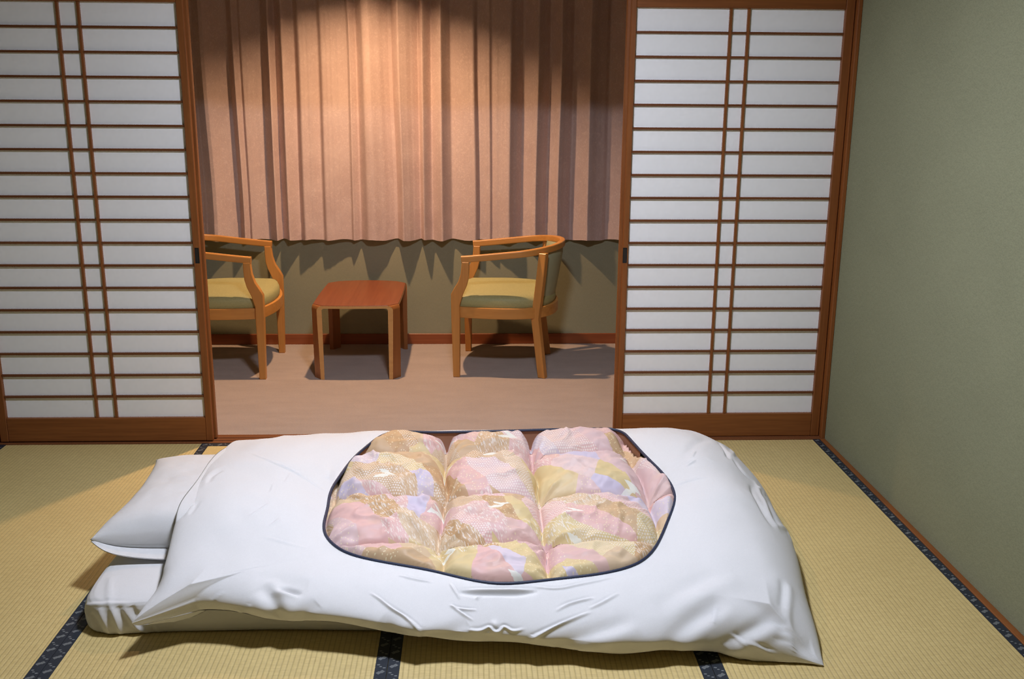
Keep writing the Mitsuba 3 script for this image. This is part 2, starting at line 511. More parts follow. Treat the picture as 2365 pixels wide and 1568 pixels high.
# ------------------------------------------------------------------ curtain
# fold faces across the curtain (x of each change): 1 = faces the window's middle or front, -1 = turned away
CUR = [(-2.19, 1), (-2.08, -1), (-2.02, 1), (-1.90, -1), (-1.84, 1), (-1.76, -1), (-1.672, -1), (-1.567, 1), (-1.438, -1), (-1.396, 1), (-1.369, -1), (-1.358, 1), (-1.249, -1), (-1.190, 1), (-1.167, -1), (-1.114, 1),
       (-1.049, -1), (-1.019, 1), (-.913, -1), (-.895, 1), (-.753, -1), (-.741, 1), (-.699, -1), (-.652, 1), (-.61, -1), (-.474, 1), (-.432, -1), (-.313, 1), (-.295, -1), (-.241, 1), (-.182, -1), (-.128, 1),
       (.01, -1), (.034, 1), (.106, -1), (.115, 1), (.225, -1), (.310, 1), (.394, -1), (.472, 1), (.532, -1), (.623, 1), (.719, -1), (.840, 1), (.95, -1), (1.0, 1), (1.10, -1), (1.16, 1), (1.26, -1), (1.33, 1), (1.43, -1), (1.5, 1), (1.60, -1), (1.652, 1)]


def curtain_profile():
    xs = np.arange(-2.19, 1.652, .0025)
    e = np.array([c[0] for c in CUR])
    s = np.array([c[1] for c in CUR])
    y = [0.0]
    x = [e[0]]
    # depth change over each face; back toward the wall is +, toward the room -
    for i in range(len(e) - 1):
        w = e[i + 1] - e[i]
        xm = (e[i] + e[i + 1]) / 2
        side = 1 if xm < -.56 else -1                 # which way the face that looks at the middle leans
        if s[i] < 0:
            d = -side * min(.066, 1.0 * w + .006)
        else:
            d = np.nan
        x.append(e[i + 1])
        y.append(d)
    y = np.array(y)
    for i in range(1, len(y)):
        if np.isnan(y[i]):
            nb = [y[j] for j in (i - 1, i + 1) if 0 < j < len(y) and not np.isnan(y[j])]
            y[i] = -np.mean(nb) if nb else 0
    y[0] = 0
    d = np.interp(xs, x, np.cumsum(y))
    d -= gaussian_filter1d(d, 60, mode='nearest')      # no drift
    d = gaussian_filter1d(d, 2.1)
    d += .010 * (meshkit.fbm(np.stack([xs * 22, 0 * xs, 0 * xs], -1), 3, 17) - .5)
    d *= 1.4
    return xs, np.clip(d, -.062, .040)


cx_, cd_ = curtain_profile()
arc = np.r_[0, np.cumsum(np.hypot(np.diff(cx_), np.diff(cd_)))]
CUR_Y, CUR_TOP, CUR_HEM, CUR_BOT = 6.172, 2.62, .790, .684


def curtain_sheet(zs, off=0.0):
    z = np.asarray(zs)[:, None]
    amp = 1.0 - .25 * np.clip((z - 1.4) / 1.0, 0, 1)
    wob = .010 * (meshkit.fbm(np.stack(np.broadcast_arrays(cx_[None] * 5, z * 2.2, z * 0), -1), 3, 5) - .5)
    seam = -.005 * np.exp(-((z - CUR_HEM) / .006) ** 2) if off == 0 else 0
    pk = .004 * (meshkit.noise(np.stack(np.broadcast_arrays(cx_[None] * 45, z * 16, z * 0), -1), 8) - .5) * np.exp(-np.abs(z - CUR_HEM) / .05)
    y = CUR_Y + cd_[None] * amp + wob - off + pk + 0 * z
    x = cx_[None] + .030 * (meshkit.noise(np.stack(np.broadcast_arrays(cx_[None] * 4, z * 1.1, z * 0), -1), 2) - .5)
    zz = z + 0 * x + (.004 * np.sin(cx_[None] * 37) * (z < CUR_BOT + .01))
    g = np.stack([x, y, zz], -1)
    uv = np.stack(np.broadcast_arrays(arc[None], z), -1).reshape(-1, 2)
    return rings_mesh(g, close_ring=False), uv


cur = thing('curtain', 'pinkish beige pleated curtain with a pale swirl weave, hanging in the middle window', 'curtain')
m, uv = curtain_sheet(np.linspace(CUR_TOP, CUR_HEM - .040, 62))
put('cloth', m, 'm_curtain', cur, smooth=True, uv=uv)
m, uv = curtain_sheet(np.linspace(CUR_HEM, CUR_BOT, 12), .0042)
put('hem', m, 'm_curtain', cur, smooth=True, uv=uv, label='stitched bottom hem of the curtain')


# ------------------------------------------------------------------ chairs
def chair_parts():
    P = []
    post = [(.30, 0), (.309, .344), (.310, .482), (.292, .515), (.268, .554), (.254, .600), (.248, .664), (.209, .664), (.209, .619), (.212, .567), (.222, .528), (.245, .476), (.262, .417), (.261, .341), (.264, 0)]
    for s in (1, -1):
        y0, y1 = (.272, .308) if s > 0 else (-.308, -.272)
        P.append(('front_leg', extrude_xz(post, y0, y1), 'm_chair_leg_wood', 30))
    rear = [(-.026, 0), (.020, .343), (.006, .45), (-.012, .60), (-.022, .715), (.022, .715), (.034, .60), (.052, .45), (.066, .343), (.018, 0)]
    for s in (1, -1):
        m = extrude_xz(rear, -.019, .019)
        # local x of the outline runs along the seat's curve
        ang = math.radians(-24 * s)
        R = np.array([[math.cos(ang), -math.sin(ang), 0], [math.sin(ang), math.cos(ang), 0], [0, 0, 1]])
        v = np.asarray(m.vertices) @ R.T + [-.203, s * .266, 0]
        P.append(('rear_leg', trimesh.Trimesh(v, m.faces, process=False), 'm_chair_leg_wood', 30))
    a = np.radians(np.linspace(0, 180, 40))
    arcp = np.stack([-.055 - .245 * np.sin(a), .292 * np.cos(a)], 1)
    st = np.stack([np.linspace(.252, -.045, 10), np.full(10, .292)], 1)
    plan = np.vstack([st, arcp[1:-1], (st * [1, -1])[::-1]])
    z = .676 + .062 * np.clip((.252 - plan[:, 0]) / .55, 0, 1) ** 1.1
    P.append(('arm_rail', sweep(np.c_[plan, z], section(.030, .037, .007)), 'm_chair_wood', 40))
    base = spline([(.284, .272), (.12, .296), (-.06, .290), (-.175, .240), (-.250, .12), (-.268, 0), (-.250, -.12), (-.175, -.240), (-.06, -.290), (.12, -.296), (.284, -.272)], 70)
    front = spline([(.284, -.272), (.320, -.13), (.331, 0), (.320, .13), (.284, .272)], 24)[1:-1]
    ring = np.vstack([base, front])
    P.append(('seat_frame', sweep(np.c_[ring, np.full(len(ring), .374)], section(.024, .062, .004, 2), closed=True), 'm_chair_wood', 40))
    # cushion: rings from under the edge, round the side, to the domed top
    out = np.vstack([base, front])
    ctr = out.mean(0)
    rg = []
    for s, zz in ((.93, .398), (.965, .399), (.985, .408), (.993, .425), (.988, .443), (.968, .457), (.93, .467), (.85, .476), (.7, .484), (.5, .490), (.3, .493), (.1, .494)):
        rg.append(np.c_[ctr + (out - ctr) * s, np.full(len(out), zz)])
    m = rings_mesh(rg, cap0=True, cap1=True)
    m.fix_normals()
    P.append(('seat_cushion', m, 'm_cushion', True))
    # backrest: curved pad between the rear legs
    th = np.linspace(-1, 1, 31)
    zs = np.linspace(0, 1, 13)
    th2, z2 = np.meshgrid(th, zs, indexing='ij')

    def pad(off):
        y = .212 * np.sin(th2 * 1.15) / math.sin(1.15)
        x = -.205 - .088 * (np.cos(th2 * 1.15) - math.cos(1.15)) / (1 - math.cos(1.15)) + .055 * (1 - z2)
        zz = .402 + .315 * z2 + .012 * (1 - np.abs(th2)) * z2
        bulge = off * np.sqrt(np.clip(1 - th2 ** 6, 0.02, 1) * np.clip(1 - (2 * z2 - 1) ** 6, 0.02, 1))
        nx, ny = -np.cos(th2 * 1.15), np.sin(th2 * 1.15)
        return np.stack([x + nx * bulge, y + ny * bulge, zz], -1)
    A, B = pad(.018), pad(-.018)
    n, mm = A.shape[:2]
    ma, mb = rings_mesh(A, False), rings_mesh(B, False)
    edge = [(i, 0) for i in range(n)] + [(n - 1, j) for j in range(1, mm)] + [(i, mm - 1) for i in range(n - 2, -1, -1)] + [(0, j) for j in range(mm - 2, 0, -1)]
    rim = rings_mesh(np.stack([np.array([A[e] for e in edge]), np.array([B[e] for e in edge])]))
    m = trimesh.util.concatenate([ma, mb, rim])
    m.merge_vertices()
    m.fix_normals()
    P.append(('backrest', m, 'm_back_pad', 60))
    pip = np.array([A[e] for e in edge])
    P.append(('backrest__piping', tube(pip, .0035, 6, closed=True), 'm_back_pad', True))
    return P


def chair(name, label, x, y, rot):
    k = thing(name, label, 'chair', 'pair of wooden armchairs')
    M = T().translate([x, y, .004]).rotate([0, 0, 1], rot)
    for nm, ply, bs in CHAIR:
        if nm == 'backrest__piping':
            put('piping', ply, None, k + '__backrest', to_world=M)
        else:
            put(nm, ply, None, k, to_world=M)


CHAIR = [(nm, mikit.ply(m, b, smooth=s), b) for nm, m, b, s in chair_parts()]
chair('armchair', 'light wood armchair with green cushion, wholly in view to the right of the low table', .222, 5.732, 173.5)
chair('armchair', 'light wood armchair with green cushion, half hidden behind the left paper screen', -1.462, 5.735, 0)

# ------------------------------------------------------------------ low table
tb = thing('low_table', 'low reddish brown table with bent plywood legs between the two armchairs', 'table')
TX, TY, TZ, TT = -.652, 5.782, .430, .017
hx, hy = .246, .361


RB, TW, TD = .030, .034, .055          # bend radius; how far a leg's outer face comes in, and how deep it runs


def table_outline():
    """plan of the flat top, inside the bends; corners cut where the legs turn down"""
    def edge(a, b, bul):
        t = np.linspace(0, 1, 12)
        a, b = np.array(a), np.array(b)
        d = b - a
        return a + t[:, None] * d + (bul * 4 * t * (1 - t))[:, None] * np.array([d[1], -d[0]]) / np.linalg.norm(d)
    x0, x1 = hx - TW - RB, hx - .3 * RB
    return np.vstack([edge((-x0, -hy), (x0, -hy), .008), edge((x1, -hy + TD), (x1, hy - TD), .005), edge((x0, hy), (-x0, hy), .032), edge((-x1, hy - TD), (-x1, -hy + TD), .005)])


oo = table_outline()
top = trimesh.creation.extrude_polygon(sg.Polygon(oo), TT - .003, engine='earcut')
top.apply_translation([TX, TY, TZ - TT])
cap = rings_mesh([np.c_[oo, np.full(len(oo), 0.)], np.c_[oo * .995, np.full(len(oo), .003)]], cap1=True)
cap.apply_translation([TX, TY, TZ - .003])
put('tabletop', trimesh.util.concatenate([top, cap]), 'm_table_top', tb)
ring = oo * 1.0015
put('edge_band', rings_mesh([np.c_[ring, np.full(len(ring), z)] + [TX, TY, 0] for z in (TZ - TT - .0004, TZ - .0026)]), 'm_table_edge_two', tb, label='pale plywood edge of the table top')
for sx, sy in ((-1, -1), (1, -1), (1, 1), (-1, 1)):
    # a plank bent down from the cut corner; its pale ply edge looks to the front (or back)
    lev = [(.004, 0, .021)] + [(z, 0, .021 + .007 * z / .36) for z in (.1, .2, .30, .34)]
    for j in range(1, 9):
        a = j / 8 * math.pi / 2
        lev.append((TZ - .003 - RB + RB * math.sin(a), RB * (1 - math.cos(a)), .028 + .030 * (j / 8) ** 2))
    rg = []
    for z, ins, th in lev:
        lean = .010 * (1 - z / TZ)
        A = (hx - .3 * ins - lean * .3, hy - TD)
        B = (hx - TW - ins - lean, hy)
        q = [A, B, (B[0] - th, B[1]), (A[0] - th, A[1])]
        rg.append([(TX + sx * v[0], TY + sy * v[1], z) for v in q])
    rg = np.array(rg)
    m = rings_mesh(rg, cap0=True, cap1=True)
    m.fix_normals()
    lk = put('leg', m, 'm_table_leg', tb, smooth=35)
    e = rg[:, [1, 2]] + [0, sy * .0007, 0]
    put('ply_edge', rings_mesh(e, close_ring=False), 'm_table_edge_two', lk, label='pale plywood edge of the leg')

# ------------------------------------------------------------------ futon
FC = np.array([.10, 3.22])              # centre of the round window in the duvet cover
# rim of the round window (x, y, z)
RIM = [(-.502, 3.313, .215), (-.497, 3.18, .205), (-.485, 3.02, .195), (-.398, 2.885, .185), (-.30, 2.835, .18), (-.123, 2.772, .175), (.06, 2.697, .172), (.243, 2.716, .172), (.40, 2.745, .176), (.502, 2.790, .182), (.605, 2.945, .195),
       (.66, 3.08, .21), (.708, 3.262, .225), (.690, 3.38, .243), (.655, 3.480, .26), (.612, 3.66, .275), (.578, 3.732, .284), (.48, 3.745, .288), (.30, 3.735, .289), (.15, 3.722, .290), (-.04, 3.715, .289), (-.2, 3.725, .286), (-.335, 3.722, .282), (-.40, 3.64, .266), (-.444, 3.552, .25), (-.482, 3.42, .23)]
# outer seam of the duvet cover (x, y, z)
SEAM = [(-0.975, 2.6, 0.112), (-0.856, 2.675, 0.134), (-0.68, 2.665, 0.124), (-0.56, 2.645, 0.119), (-0.433, 2.628, 0.114), (-0.304, 2.6, 0.109), (-0.165, 2.56, 0.102), (0.07, 2.552, 0.089), (0.218, 2.535, 0.079), (0.474, 2.512, 0.079), (0.627, 2.526, 0.0672), (0.753, 2.528, 0.0504), (0.877, 2.518, 0.0316), (1.001, 2.5, 0.005), (1.021, 2.607, 0.015), (1.048, 2.792, 0.03), (1.085, 2.972, 0.04), (1.118, 3.2, 0.05), (1.12, 3.334, 0.06), (1.134, 3.568, 0.065), (1.122, 3.7, 0.07), (1.1, 3.89, 0.075), (1.075, 3.97, 0.07), (1.04, 4.02, 0.05), (0.8, 4.0, 0.07), (0.3, 3.98, 0.08), (-0.3, 3.96, 0.08), (-0.7, 3.94, 0.1), (-0.915, 3.87, 0.15), (-.935, 3.78, .235), (-.952, 3.66, .250), (-.966, 3.47, .257), (-.964, 3.27, .257), (-.968, 3.08, .237), (-0.945, 2.83, 0.175), (-0.95, 2.7, 0.14)]
# how high the filled cover stands away from its edges (x, y, z)
CREST = [(-.8, 3.66, .275), (-.62, 3.66, .282), (-.8, 3.3, .285), (-.82, 3.0, .265), (-.8, 2.82, .215), (-.62, 3.4, .278), (-.6, 3.1, .25), (-.6, 2.85, .20), (-.5, 2.75, .178), (-.3, 2.70, .165), (0, 2.62, .15), (.3, 2.62, .15), (.6, 2.68, .165), (.82, 2.70, .165),
         (.72, 3.70, .292), (.86, 3.68, .284), (.98, 3.66, .245), (.88, 3.45, .275), (.88, 3.2, .250), (.85, 2.95, .215), (1.0, 3.1, .19), (1.0, 3.4, .215), (.95, 2.8, .17), (.3, 3.86, .25), (-.3, 3.86, .25), (.7, 3.86, .25), (-.6, 3.84, .245), (-.82,3.82,.245), (.75, 3.0, .22)]
# creases: points on the cover, reach across (m), height (m)
CREASES = [
    ([(-0.303, 2.677, 0.156), (-0.268, 2.649, 0.146), (-0.238, 2.621, 0.136), (-0.197, 2.591, 0.125), (-0.162, 2.562, 0.109), (-0.137, 2.563, 0.083)], 0.0045, 0.00735),
    ([(0.146, 2.553, 0.063), (0.180, 2.542, 0.088), (0.223, 2.551, 0.105), (0.274, 2.568, 0.119), (0.335, 2.589, 0.133)], 0.005, 0.00945),
    ([(0.240, 2.599, 0.133), (0.270, 2.617, 0.141), (0.314, 2.630, 0.148), (0.351, 2.637, 0.153)], 0.0045, 0.0063),
    ([(0.338, 2.601, 0.139), (0.373, 2.617, 0.147), (0.426, 2.651, 0.159)], 0.0045, 0.0063),
    ([(-0.042, 2.669, 0.162), (0.014, 2.661, 0.161), (0.066, 2.661, 0.162), (0.122, 2.659, 0.160), (0.187, 2.668, 0.162)], 0.01, -0.0168),
    ([(-0.037, 2.673, 0.164), (0.066, 2.671, 0.166), (0.183, 2.671, 0.163)], 0.005, 0.0063),
    ([(-0.015, 2.556, 0.103), (0.018, 2.555, 0.100), (0.034, 2.558, 0.104), (0.044, 2.561, 0.106), (0.055, 2.555, 0.099), (0.076, 2.555, 0.099), (0.087, 2.561, 0.106), (0.102, 2.556, 0.101), (0.143, 2.556, 0.103)], 0.0045, 0.00735),
    ([(0.048, 2.566, 0.111), (0.073, 2.566, 0.110)], 0.012, 0.0062),
    ([(-0.067, 2.624, 0.142), (-0.046, 2.614, 0.138), (0.008, 2.607, 0.136)], 0.004, 0.004725),
    ([(-0.067, 2.624, 0.142), (-0.037, 2.600, 0.132), (-0.003, 2.578, 0.120)], 0.004, 0.004725),
    ([(-0.070, 2.704, 0.170), (-0.054, 2.670, 0.162), (-0.039, 2.644, 0.152)], 0.004, 0.004725),
    ([(0.007, 2.639, 0.152), (0.020, 2.655, 0.159)], 0.004, 0.004725),
    ([(-0.224, 2.755, 0.172), (-0.183, 2.735, 0.170), (-0.125, 2.716, 0.169)], 0.004, 0.00525),
    ([(0.180, 2.684, 0.168), (0.253, 2.675, 0.164), (0.301, 2.687, 0.167), (0.365, 2.705, 0.170), (0.412, 2.722, 0.173)], 0.004, 0.00525),
    ([(-0.157, 2.570, 0.076), (-0.091, 2.556, 0.088), (-0.016, 2.570, 0.116)], 0.022, -0.00992),
    ([(-0.226, 2.587, 0.078), (-0.238, 2.581, 0.100), (-0.268, 2.593, 0.116)], 0.022, -0.00868),
    ([(-0.128, 2.565, 0.075), (-0.161, 2.560, 0.102), (-0.188, 2.578, 0.119)], 0.02, 0.0062),
    ([(0.039, 2.564, 0.062), (0.049, 2.555, 0.084)], 0.016, -0.0062),
    ([(0.223, 2.545, 0.052), (0.288, 2.526, 0.086), (0.372, 2.535, 0.107), (0.454, 2.555, 0.122)], 0.028, -0.0124),
    ([(0.289, 2.534, 0.051), (0.378, 2.517, 0.090), (0.473, 2.543, 0.115)], 0.026, 0.00868),
    ([(0.543, 2.525, 0.053), (0.595, 2.541, 0.103), (0.655, 2.576, 0.125), (0.736, 2.630, 0.154)], 0.03, -0.01116),
    ([(0.690, 2.534, 0.043), (0.746, 2.533, 0.074), (0.795, 2.544, 0.094), (0.881, 2.588, 0.119)], 0.022, -0.0124),
    ([(0.580, 2.530, 0.048), (0.670, 2.549, 0.103), (0.755, 2.583, 0.131)], 0.024, 0.00868),
    ([(0.746, 2.530, 0.042), (0.813, 2.532, 0.074), (0.885, 2.565, 0.096)], 0.02, 0.0062),
    ([(0.532, 2.596, 0.139), (0.648, 2.688, 0.163), (0.736, 2.741, 0.178)], 0.028, -0.0062),
    ([(0.577, 2.580, 0.130), (0.689, 2.644, 0.158), (0.799, 2.724, 0.174)], 0.03, 0.0062),
    ([(0.689, 2.557, 0.109), (0.714, 2.608, 0.144)], 0.0045, 0.0063),
    ([(0.741, 2.539, 0.087), (0.779, 2.528, 0.057)], 0.006, 0.0042),
    ([(0.788, 2.529, 0.065), (0.833, 2.523, 0.044), (0.881, 2.519, 0.017)], 0.006, 0.00525),
    ([(0.712, 2.529, 0.055), (0.738, 2.532, 0.038), (0.780, 2.527, 0.044)], 0.009, 0.0042),
    ([(0.870, 2.566, 0.102), (0.918, 2.573, 0.094)], 0.014, -0.00496),
    ([(0.861, 2.531, 0.073), (0.913, 2.535, 0.065)], 0.01, -0.0042),
    ([(0.876, 2.549, 0.090), (0.917, 2.556, 0.079)], 0.01, -0.0042),
    ([(0.965, 2.736, 0.138), (0.919, 2.597, 0.104), (0.904, 2.530, 0.064)], 0.016, 0.0062),
    ([(0.942, 2.733, 0.151), (0.907, 2.617, 0.121)], 0.014, -0.0062),
    ([(0.920, 2.523, 0.051), (0.983, 2.534, 0.032)], 0.03, -0.00868),
    ([(-0.895, 2.646, 0.109), (-0.867, 2.662, 0.106), (-0.819, 2.682, 0.134), (-0.807, 2.682, 0.138)], 0.0045, 0.00735),
    ([(-0.694, 2.675, 0.104), (-0.676, 2.669, 0.108), (-0.648, 2.661, 0.132)], 0.0045, 0.0063),
    ([(-0.569, 2.696, 0.164), (-0.536, 2.690, 0.161), (-0.510, 2.680, 0.156)], 0.01, -0.0168),
    ([(-0.592, 2.686, 0.160), (-0.559, 2.680, 0.156), (-0.518, 2.673, 0.153)], 0.012, 0.00744),
    ([(-0.627, 2.705, 0.168), (-0.593, 2.671, 0.150), (-0.574, 2.647, 0.120), (-0.566, 2.657, 0.086)], 0.024, -0.01116),
    ([(-0.608, 2.736, 0.178), (-0.552, 2.659, 0.143), (-0.532, 2.646, 0.101)], 0.022, 0.00868),
    ([(-0.650, 2.678, 0.152), (-0.615, 2.654, 0.124), (-0.587, 2.656, 0.093)], 0.03, 0.00744),
    ([(-0.510, 2.651, 0.084), (-0.481, 2.637, 0.124), (-0.454, 2.651, 0.141)], 0.022, -0.00744),
    ([(-0.634, 2.764, 0.187), (-0.574, 2.721, 0.173), (-0.491, 2.712, 0.167)], 0.035, -0.00744),
    ([(-0.931, 2.667, 0.152), (-0.940, 2.728, 0.163), (-0.941, 2.803, 0.178)], 0.028, -0.00744),
    ([(-0.765, 2.680, 0.135), (-0.734, 2.691, 0.159)], 0.004, 0.00525),
    ([(-0.809, 3.484, 0.291), (-0.689, 3.377, 0.289), (-0.591, 3.338, 0.251), (-0.519, 3.303, 0.217)], 0.0045, 0.005775),
    ([(-0.654, 3.261, 0.267), (-0.645, 3.341, 0.272)], 0.004, 0.0042),
    ([(-0.684, 3.171, 0.270), (-0.688, 3.237, 0.273)], 0.004, 0.0042),
    ([(-0.660, 2.921, 0.226), (-0.593, 2.912, 0.210), (-0.528, 2.900, 0.196)], 0.004, 0.0042),
    ([(-0.651, 2.974, 0.239), (-0.625, 3.017, 0.243)], 0.004, 0.0042),
    ([(-0.719, 3.005, 0.259), (-0.673, 3.088, 0.265)], 0.004, 0.0042),
    ([(-0.917, 3.199, 0.275), (-0.917, 3.226, 0.276), (-0.929, 3.307, 0.277), (-0.914, 3.356, 0.281), (-0.886, 3.381, 0.286)], 0.012, 0.00248),
    ([(-0.909, 3.242, 0.278), (-0.907, 3.308, 0.281), (-0.885, 3.339, 0.285)], 0.01, -0.0042),
    ([(-0.926, 3.022, 0.254), (-0.916, 3.079, 0.267)], 0.01, 0.00315),
    ([(-0.915, 3.024, 0.257), (-0.903, 3.099, 0.273)], 0.01, -0.00315),
    ([(-0.501, 3.348, 0.220), (-0.493, 3.441, 0.236), (-0.482, 3.520, 0.248)], 0.014, -0.0062),
    ([(-0.525, 3.382, 0.233), (-0.519, 3.446, 0.245)], 0.012, 0.00496),
    ([(0.720, 3.297, 0.230), (0.778, 3.309, 0.244), (0.837, 3.310, 0.254)], 0.0045, 0.005775),
    ([(0.783, 3.403, 0.262), (0.821, 3.432, 0.273)], 0.004, 0.00525),
    ([(0.812, 3.456, 0.277), (0.836, 3.506, 0.282)], 0.004, 0.00525),
    ([(1.065, 3.474, 0.164), (1.036, 3.265, 0.173), (1.026, 3.145, 0.170), (1.038, 3.103, 0.151)], 0.0125, 0.00882),
    ([(1.030, 3.398, 0.182), (0.998, 3.178, 0.198), (1.013, 3.082, 0.167)], 0.0125, -0.00756),
    ([(1.089, 3.393, 0.131), (1.042, 3.139, 0.154)], 0.015, -0.005208),
    ([(1.030, 3.099, 0.157), (1.101, 3.188, 0.097), (1.100, 3.123, 0.084)], 0.015, 0.004464),
    ([(0.994, 3.747, 0.222), (1.039, 3.788, 0.183), (0.999, 3.595, 0.230)], 0.012, 0.0062),
    ([(0.984, 3.737, 0.230), (0.984, 3.616, 0.239), (0.970, 3.534, 0.243)], 0.01, -0.0105),
    ([(0.999, 3.555, 0.227), (1.025, 3.474, 0.198), (1.065, 3.474, 0.164)], 0.012, -0.0062),
    ([(1.058, 3.426, 0.164), (1.089, 3.429, 0.135)], 0.01, 0.0084),
    ([(0.924, 3.688, 0.262), (0.839, 3.548, 0.286), (0.780, 3.446, 0.272)], 0.02, -0.00496),
]


def polyline_distance(P, L):
    best = np.full(len(P), 9.0)
    par = np.zeros(len(P))
    L = np.asarray(L, float)
    seg = np.linalg.norm(np.diff(L, axis=0), axis=1)
    tot = seg.sum()
    acc = 0
    sgn = np.zeros(len(P))
    for a, b, l in zip(L[:-1], L[1:], seg):
        d = b - a
        t = np.clip(((P - a) @ d) / max(d @ d, 1e-12), 0, 1)
        q = P - (a + t[:, None] * d)
        dist = np.linalg.norm(q, axis=1)
        c = dist < best
        best[c] = dist[c]
        par[c] = (acc + t[c] * l) / tot
        sgn[c] = np.sign(d[0] * q[c, 1] - d[1] * q[c, 0])
        acc += l
    return best, par, sgn


def ray_hit(poly, c, ang):
    """where rays from c at the angles meet the closed outline; interpolates the third column"""
    p = np.asarray(poly, float)
    q = np.roll(p, -1, 0)
    d = np.stack([np.cos(ang), np.sin(ang)], 1)
    out = np.zeros((len(ang), 3))
    far = np.full(len(ang), -1.0)
    for a, b in zip(p, q):
        e = b[:2] - a[:2]
        den = d[:, 0] * e[1] - d[:, 1] * e[0]
        w = a[:2] - c
        with np.errstate(divide='ignore', invalid='ignore'):
            t = (w[0] * e[1] - w[1] * e[0]) / den
            u = (w[0] * d[:, 1] - w[1] * d[:, 0]) / den
        ok = (t > 0) & (u >= -1e-9) & (u <= 1 + 1e-9) & (t > far)
        far = np.where(ok, t, far)
        z = a + np.clip(u, 0, 1)[:, None] * (b - a)
        out[ok] = z[ok]
    return out


def crest_fn():
    r = np.array(RIM)[::2]
    c = np.array(CREST)
    p = np.vstack([c, r])
    f = RBFInterpolator(p[:, :2], p[:, 2], kernel='thin_plate_spline', smoothing=2e-4)
    return lambda x, y: f(np.stack([np.ravel(x), np.ravel(y)], 1)).reshape(np.shape(x))


crest = crest_fn()


def pillow_height(U, V):
    return (np.clip(1 - np.abs(U) ** 2.6, 0, 1) * np.clip(1 - np.abs(V) ** np.where(V > 0, 3.2, 9.0), 0, 1)) ** .5


def support(x, y):
    """top of what the duvet lies on: floor, mattress, pillow"""
    dx, dy = np.minimum(x + 1.19, .905 - x), np.minimum(y - 2.684, 3.80 - y)
    m = np.where((dx > 0) & (dy > 0), np.minimum(.127, .03 + 6 * np.minimum(dx, dy)), 0)
    U, V = (x + .972) / .285, (y - 3.372) / .380
    p = np.where((np.abs(U) < 1) & (np.abs(V) < 1), .180 + .088 * pillow_height(np.clip(U, -1, 1), np.clip(V, -1, 1)), 0)
    fl = np.where((x < -.68) & (y > 2.92) & (y < 3.10), .15, 0)
    return np.maximum(np.maximum(m, p), fl)


def cover_rings(N=1150, K=120):
    rim = spline(np.array(RIM), 400, closed=True)
    seam = np.array(SEAM)
    tips = seam[[0, 13, 23, 28]]
    ang = np.linspace(-math.pi, math.pi, N, endpoint=False)
    ta = np.arctan2(tips[:, 1] - FC[1], tips[:, 0] - FC[0])
    for a in ta:
        ang[np.argmin(np.abs(ang - a))] = a
    sp_ = []
    # smooth the seam between the four tips
    idx = [0, 13, 23, 28, len(seam)]
    for a, b in zip(idx[:-1], idx[1:]):
        seg = np.vstack([seam[a:b], seam[b % len(seam)]])
        sp_.append(spline(seg, 60)[:-1])
    sm = np.vstack(sp_)
    R, E = ray_hit(rim, FC, ang), ray_hit(sm, FC, ang)
    L = np.linalg.norm(E[:, :2] - R[:, :2], axis=1)
    near_tip = np.max([np.exp(-((np.linalg.norm(E[:, :2] - t[:2], axis=1)) / .085) ** 2) for t in tips], axis=0)
    s = np.linspace(0, 1, K) ** .92
    s = 1 - (1 - s) ** 1.35                                  # rows closer together toward the seam
    X = R[None, :, 0] + (E - R)[None, :, 0] * s[:, None]
    Y = R[None, :, 1] + (E - R)[None, :, 1] * s[:, None]
    d = L[None] * (1 - s[:, None])
    phi = ang
    w = np.interp(phi, np.radians([-180, -150, -120, -90, -60, -30, 0, 40, 60, 90, 120, 140, 160, 180]), [.17, .17, .17, .17, .17, .17, .19, .22, .26, .26, .26, .22, .17, .17])[None]
    q = np.clip(d / w, 0, 1)
    prof = np.sqrt(np.clip(1 - (1 - q) ** 2, 0, 1))
    prof = prof * (1 - near_tip)[None] + (q ** .85) * near_tip[None]
    Hc = crest(X, Y)
    # meet the rim
    br = np.exp(-(L[None] * s[:, None]) / .035)
    Hc = Hc * (1 - br) + R[None, :, 2] * br
    Z = E[None, :, 2] + (Hc - E[None, :, 2]) * prof
    top = np.stack([X, Y, Z], -1)
    # soft billows of the filling
    P = top.reshape(-1, 3)
    edge = np.clip(d / .12, 0, 1)
    rimk = 1 - br
    top[..., 2] += ((meshkit.fbm(P * [5, 5, 2], 3, 3) - .5) * .022).reshape(X.shape) * edge * rimk
    # a little waviness of the seam
    # underside: back under toward the body
    und = []
    inw = (FC[None] - E[:, :2]) / np.linalg.norm(FC[None] - E[:, :2], axis=1, keepdims=True)
    EL = np.linalg.norm(FC[None] - E[:, :2], axis=1)
    # a rounded lower face at the near side, then back under
    lip = .55 + .75 * meshkit.noise(np.stack([E[:, 0] * 7, 0 * E[:, 0], 0 * E[:, 0]], -1), 13)
    near = np.clip((2.75 - E[:, 1]) / .06, 0, 1) * (1 - near_tip)
    for a, dz, da in ((.004, .004, .010), (.009, .008, .022), (.017, .011, .034), (.03, .014, .044), (.05, .018, .050), (.075, .022, .054), (.10, .026, .056), (.115, .03, .058), (.13, .03, .06), (.145, .03, .06), (.16, .03, .06), (.175, .03, .06), (.19, .03, .06), (.21, .03, .06), (.24, .03, .06), (.28, .03, .06), (.34, .03, .06), (.42, .03, .06), (.52, .03, .06), (.65, .03, .06)):
        a0 = a
        dz = dz * (1 - near) + da * near * lip
        a = a * (1 - .35 * near * (a < .04))
        q = E[:, :2] + inw * np.minimum(a, EL - .05)[:, None]
        und.append(np.c_[q, np.maximum(np.maximum(E[:, 2] - dz - 1.2 * max(a0 - .20, 0), .004), support(q[:, 0], q[:, 1]) + .004)])
    return np.concatenate([top, np.array(und)]), R


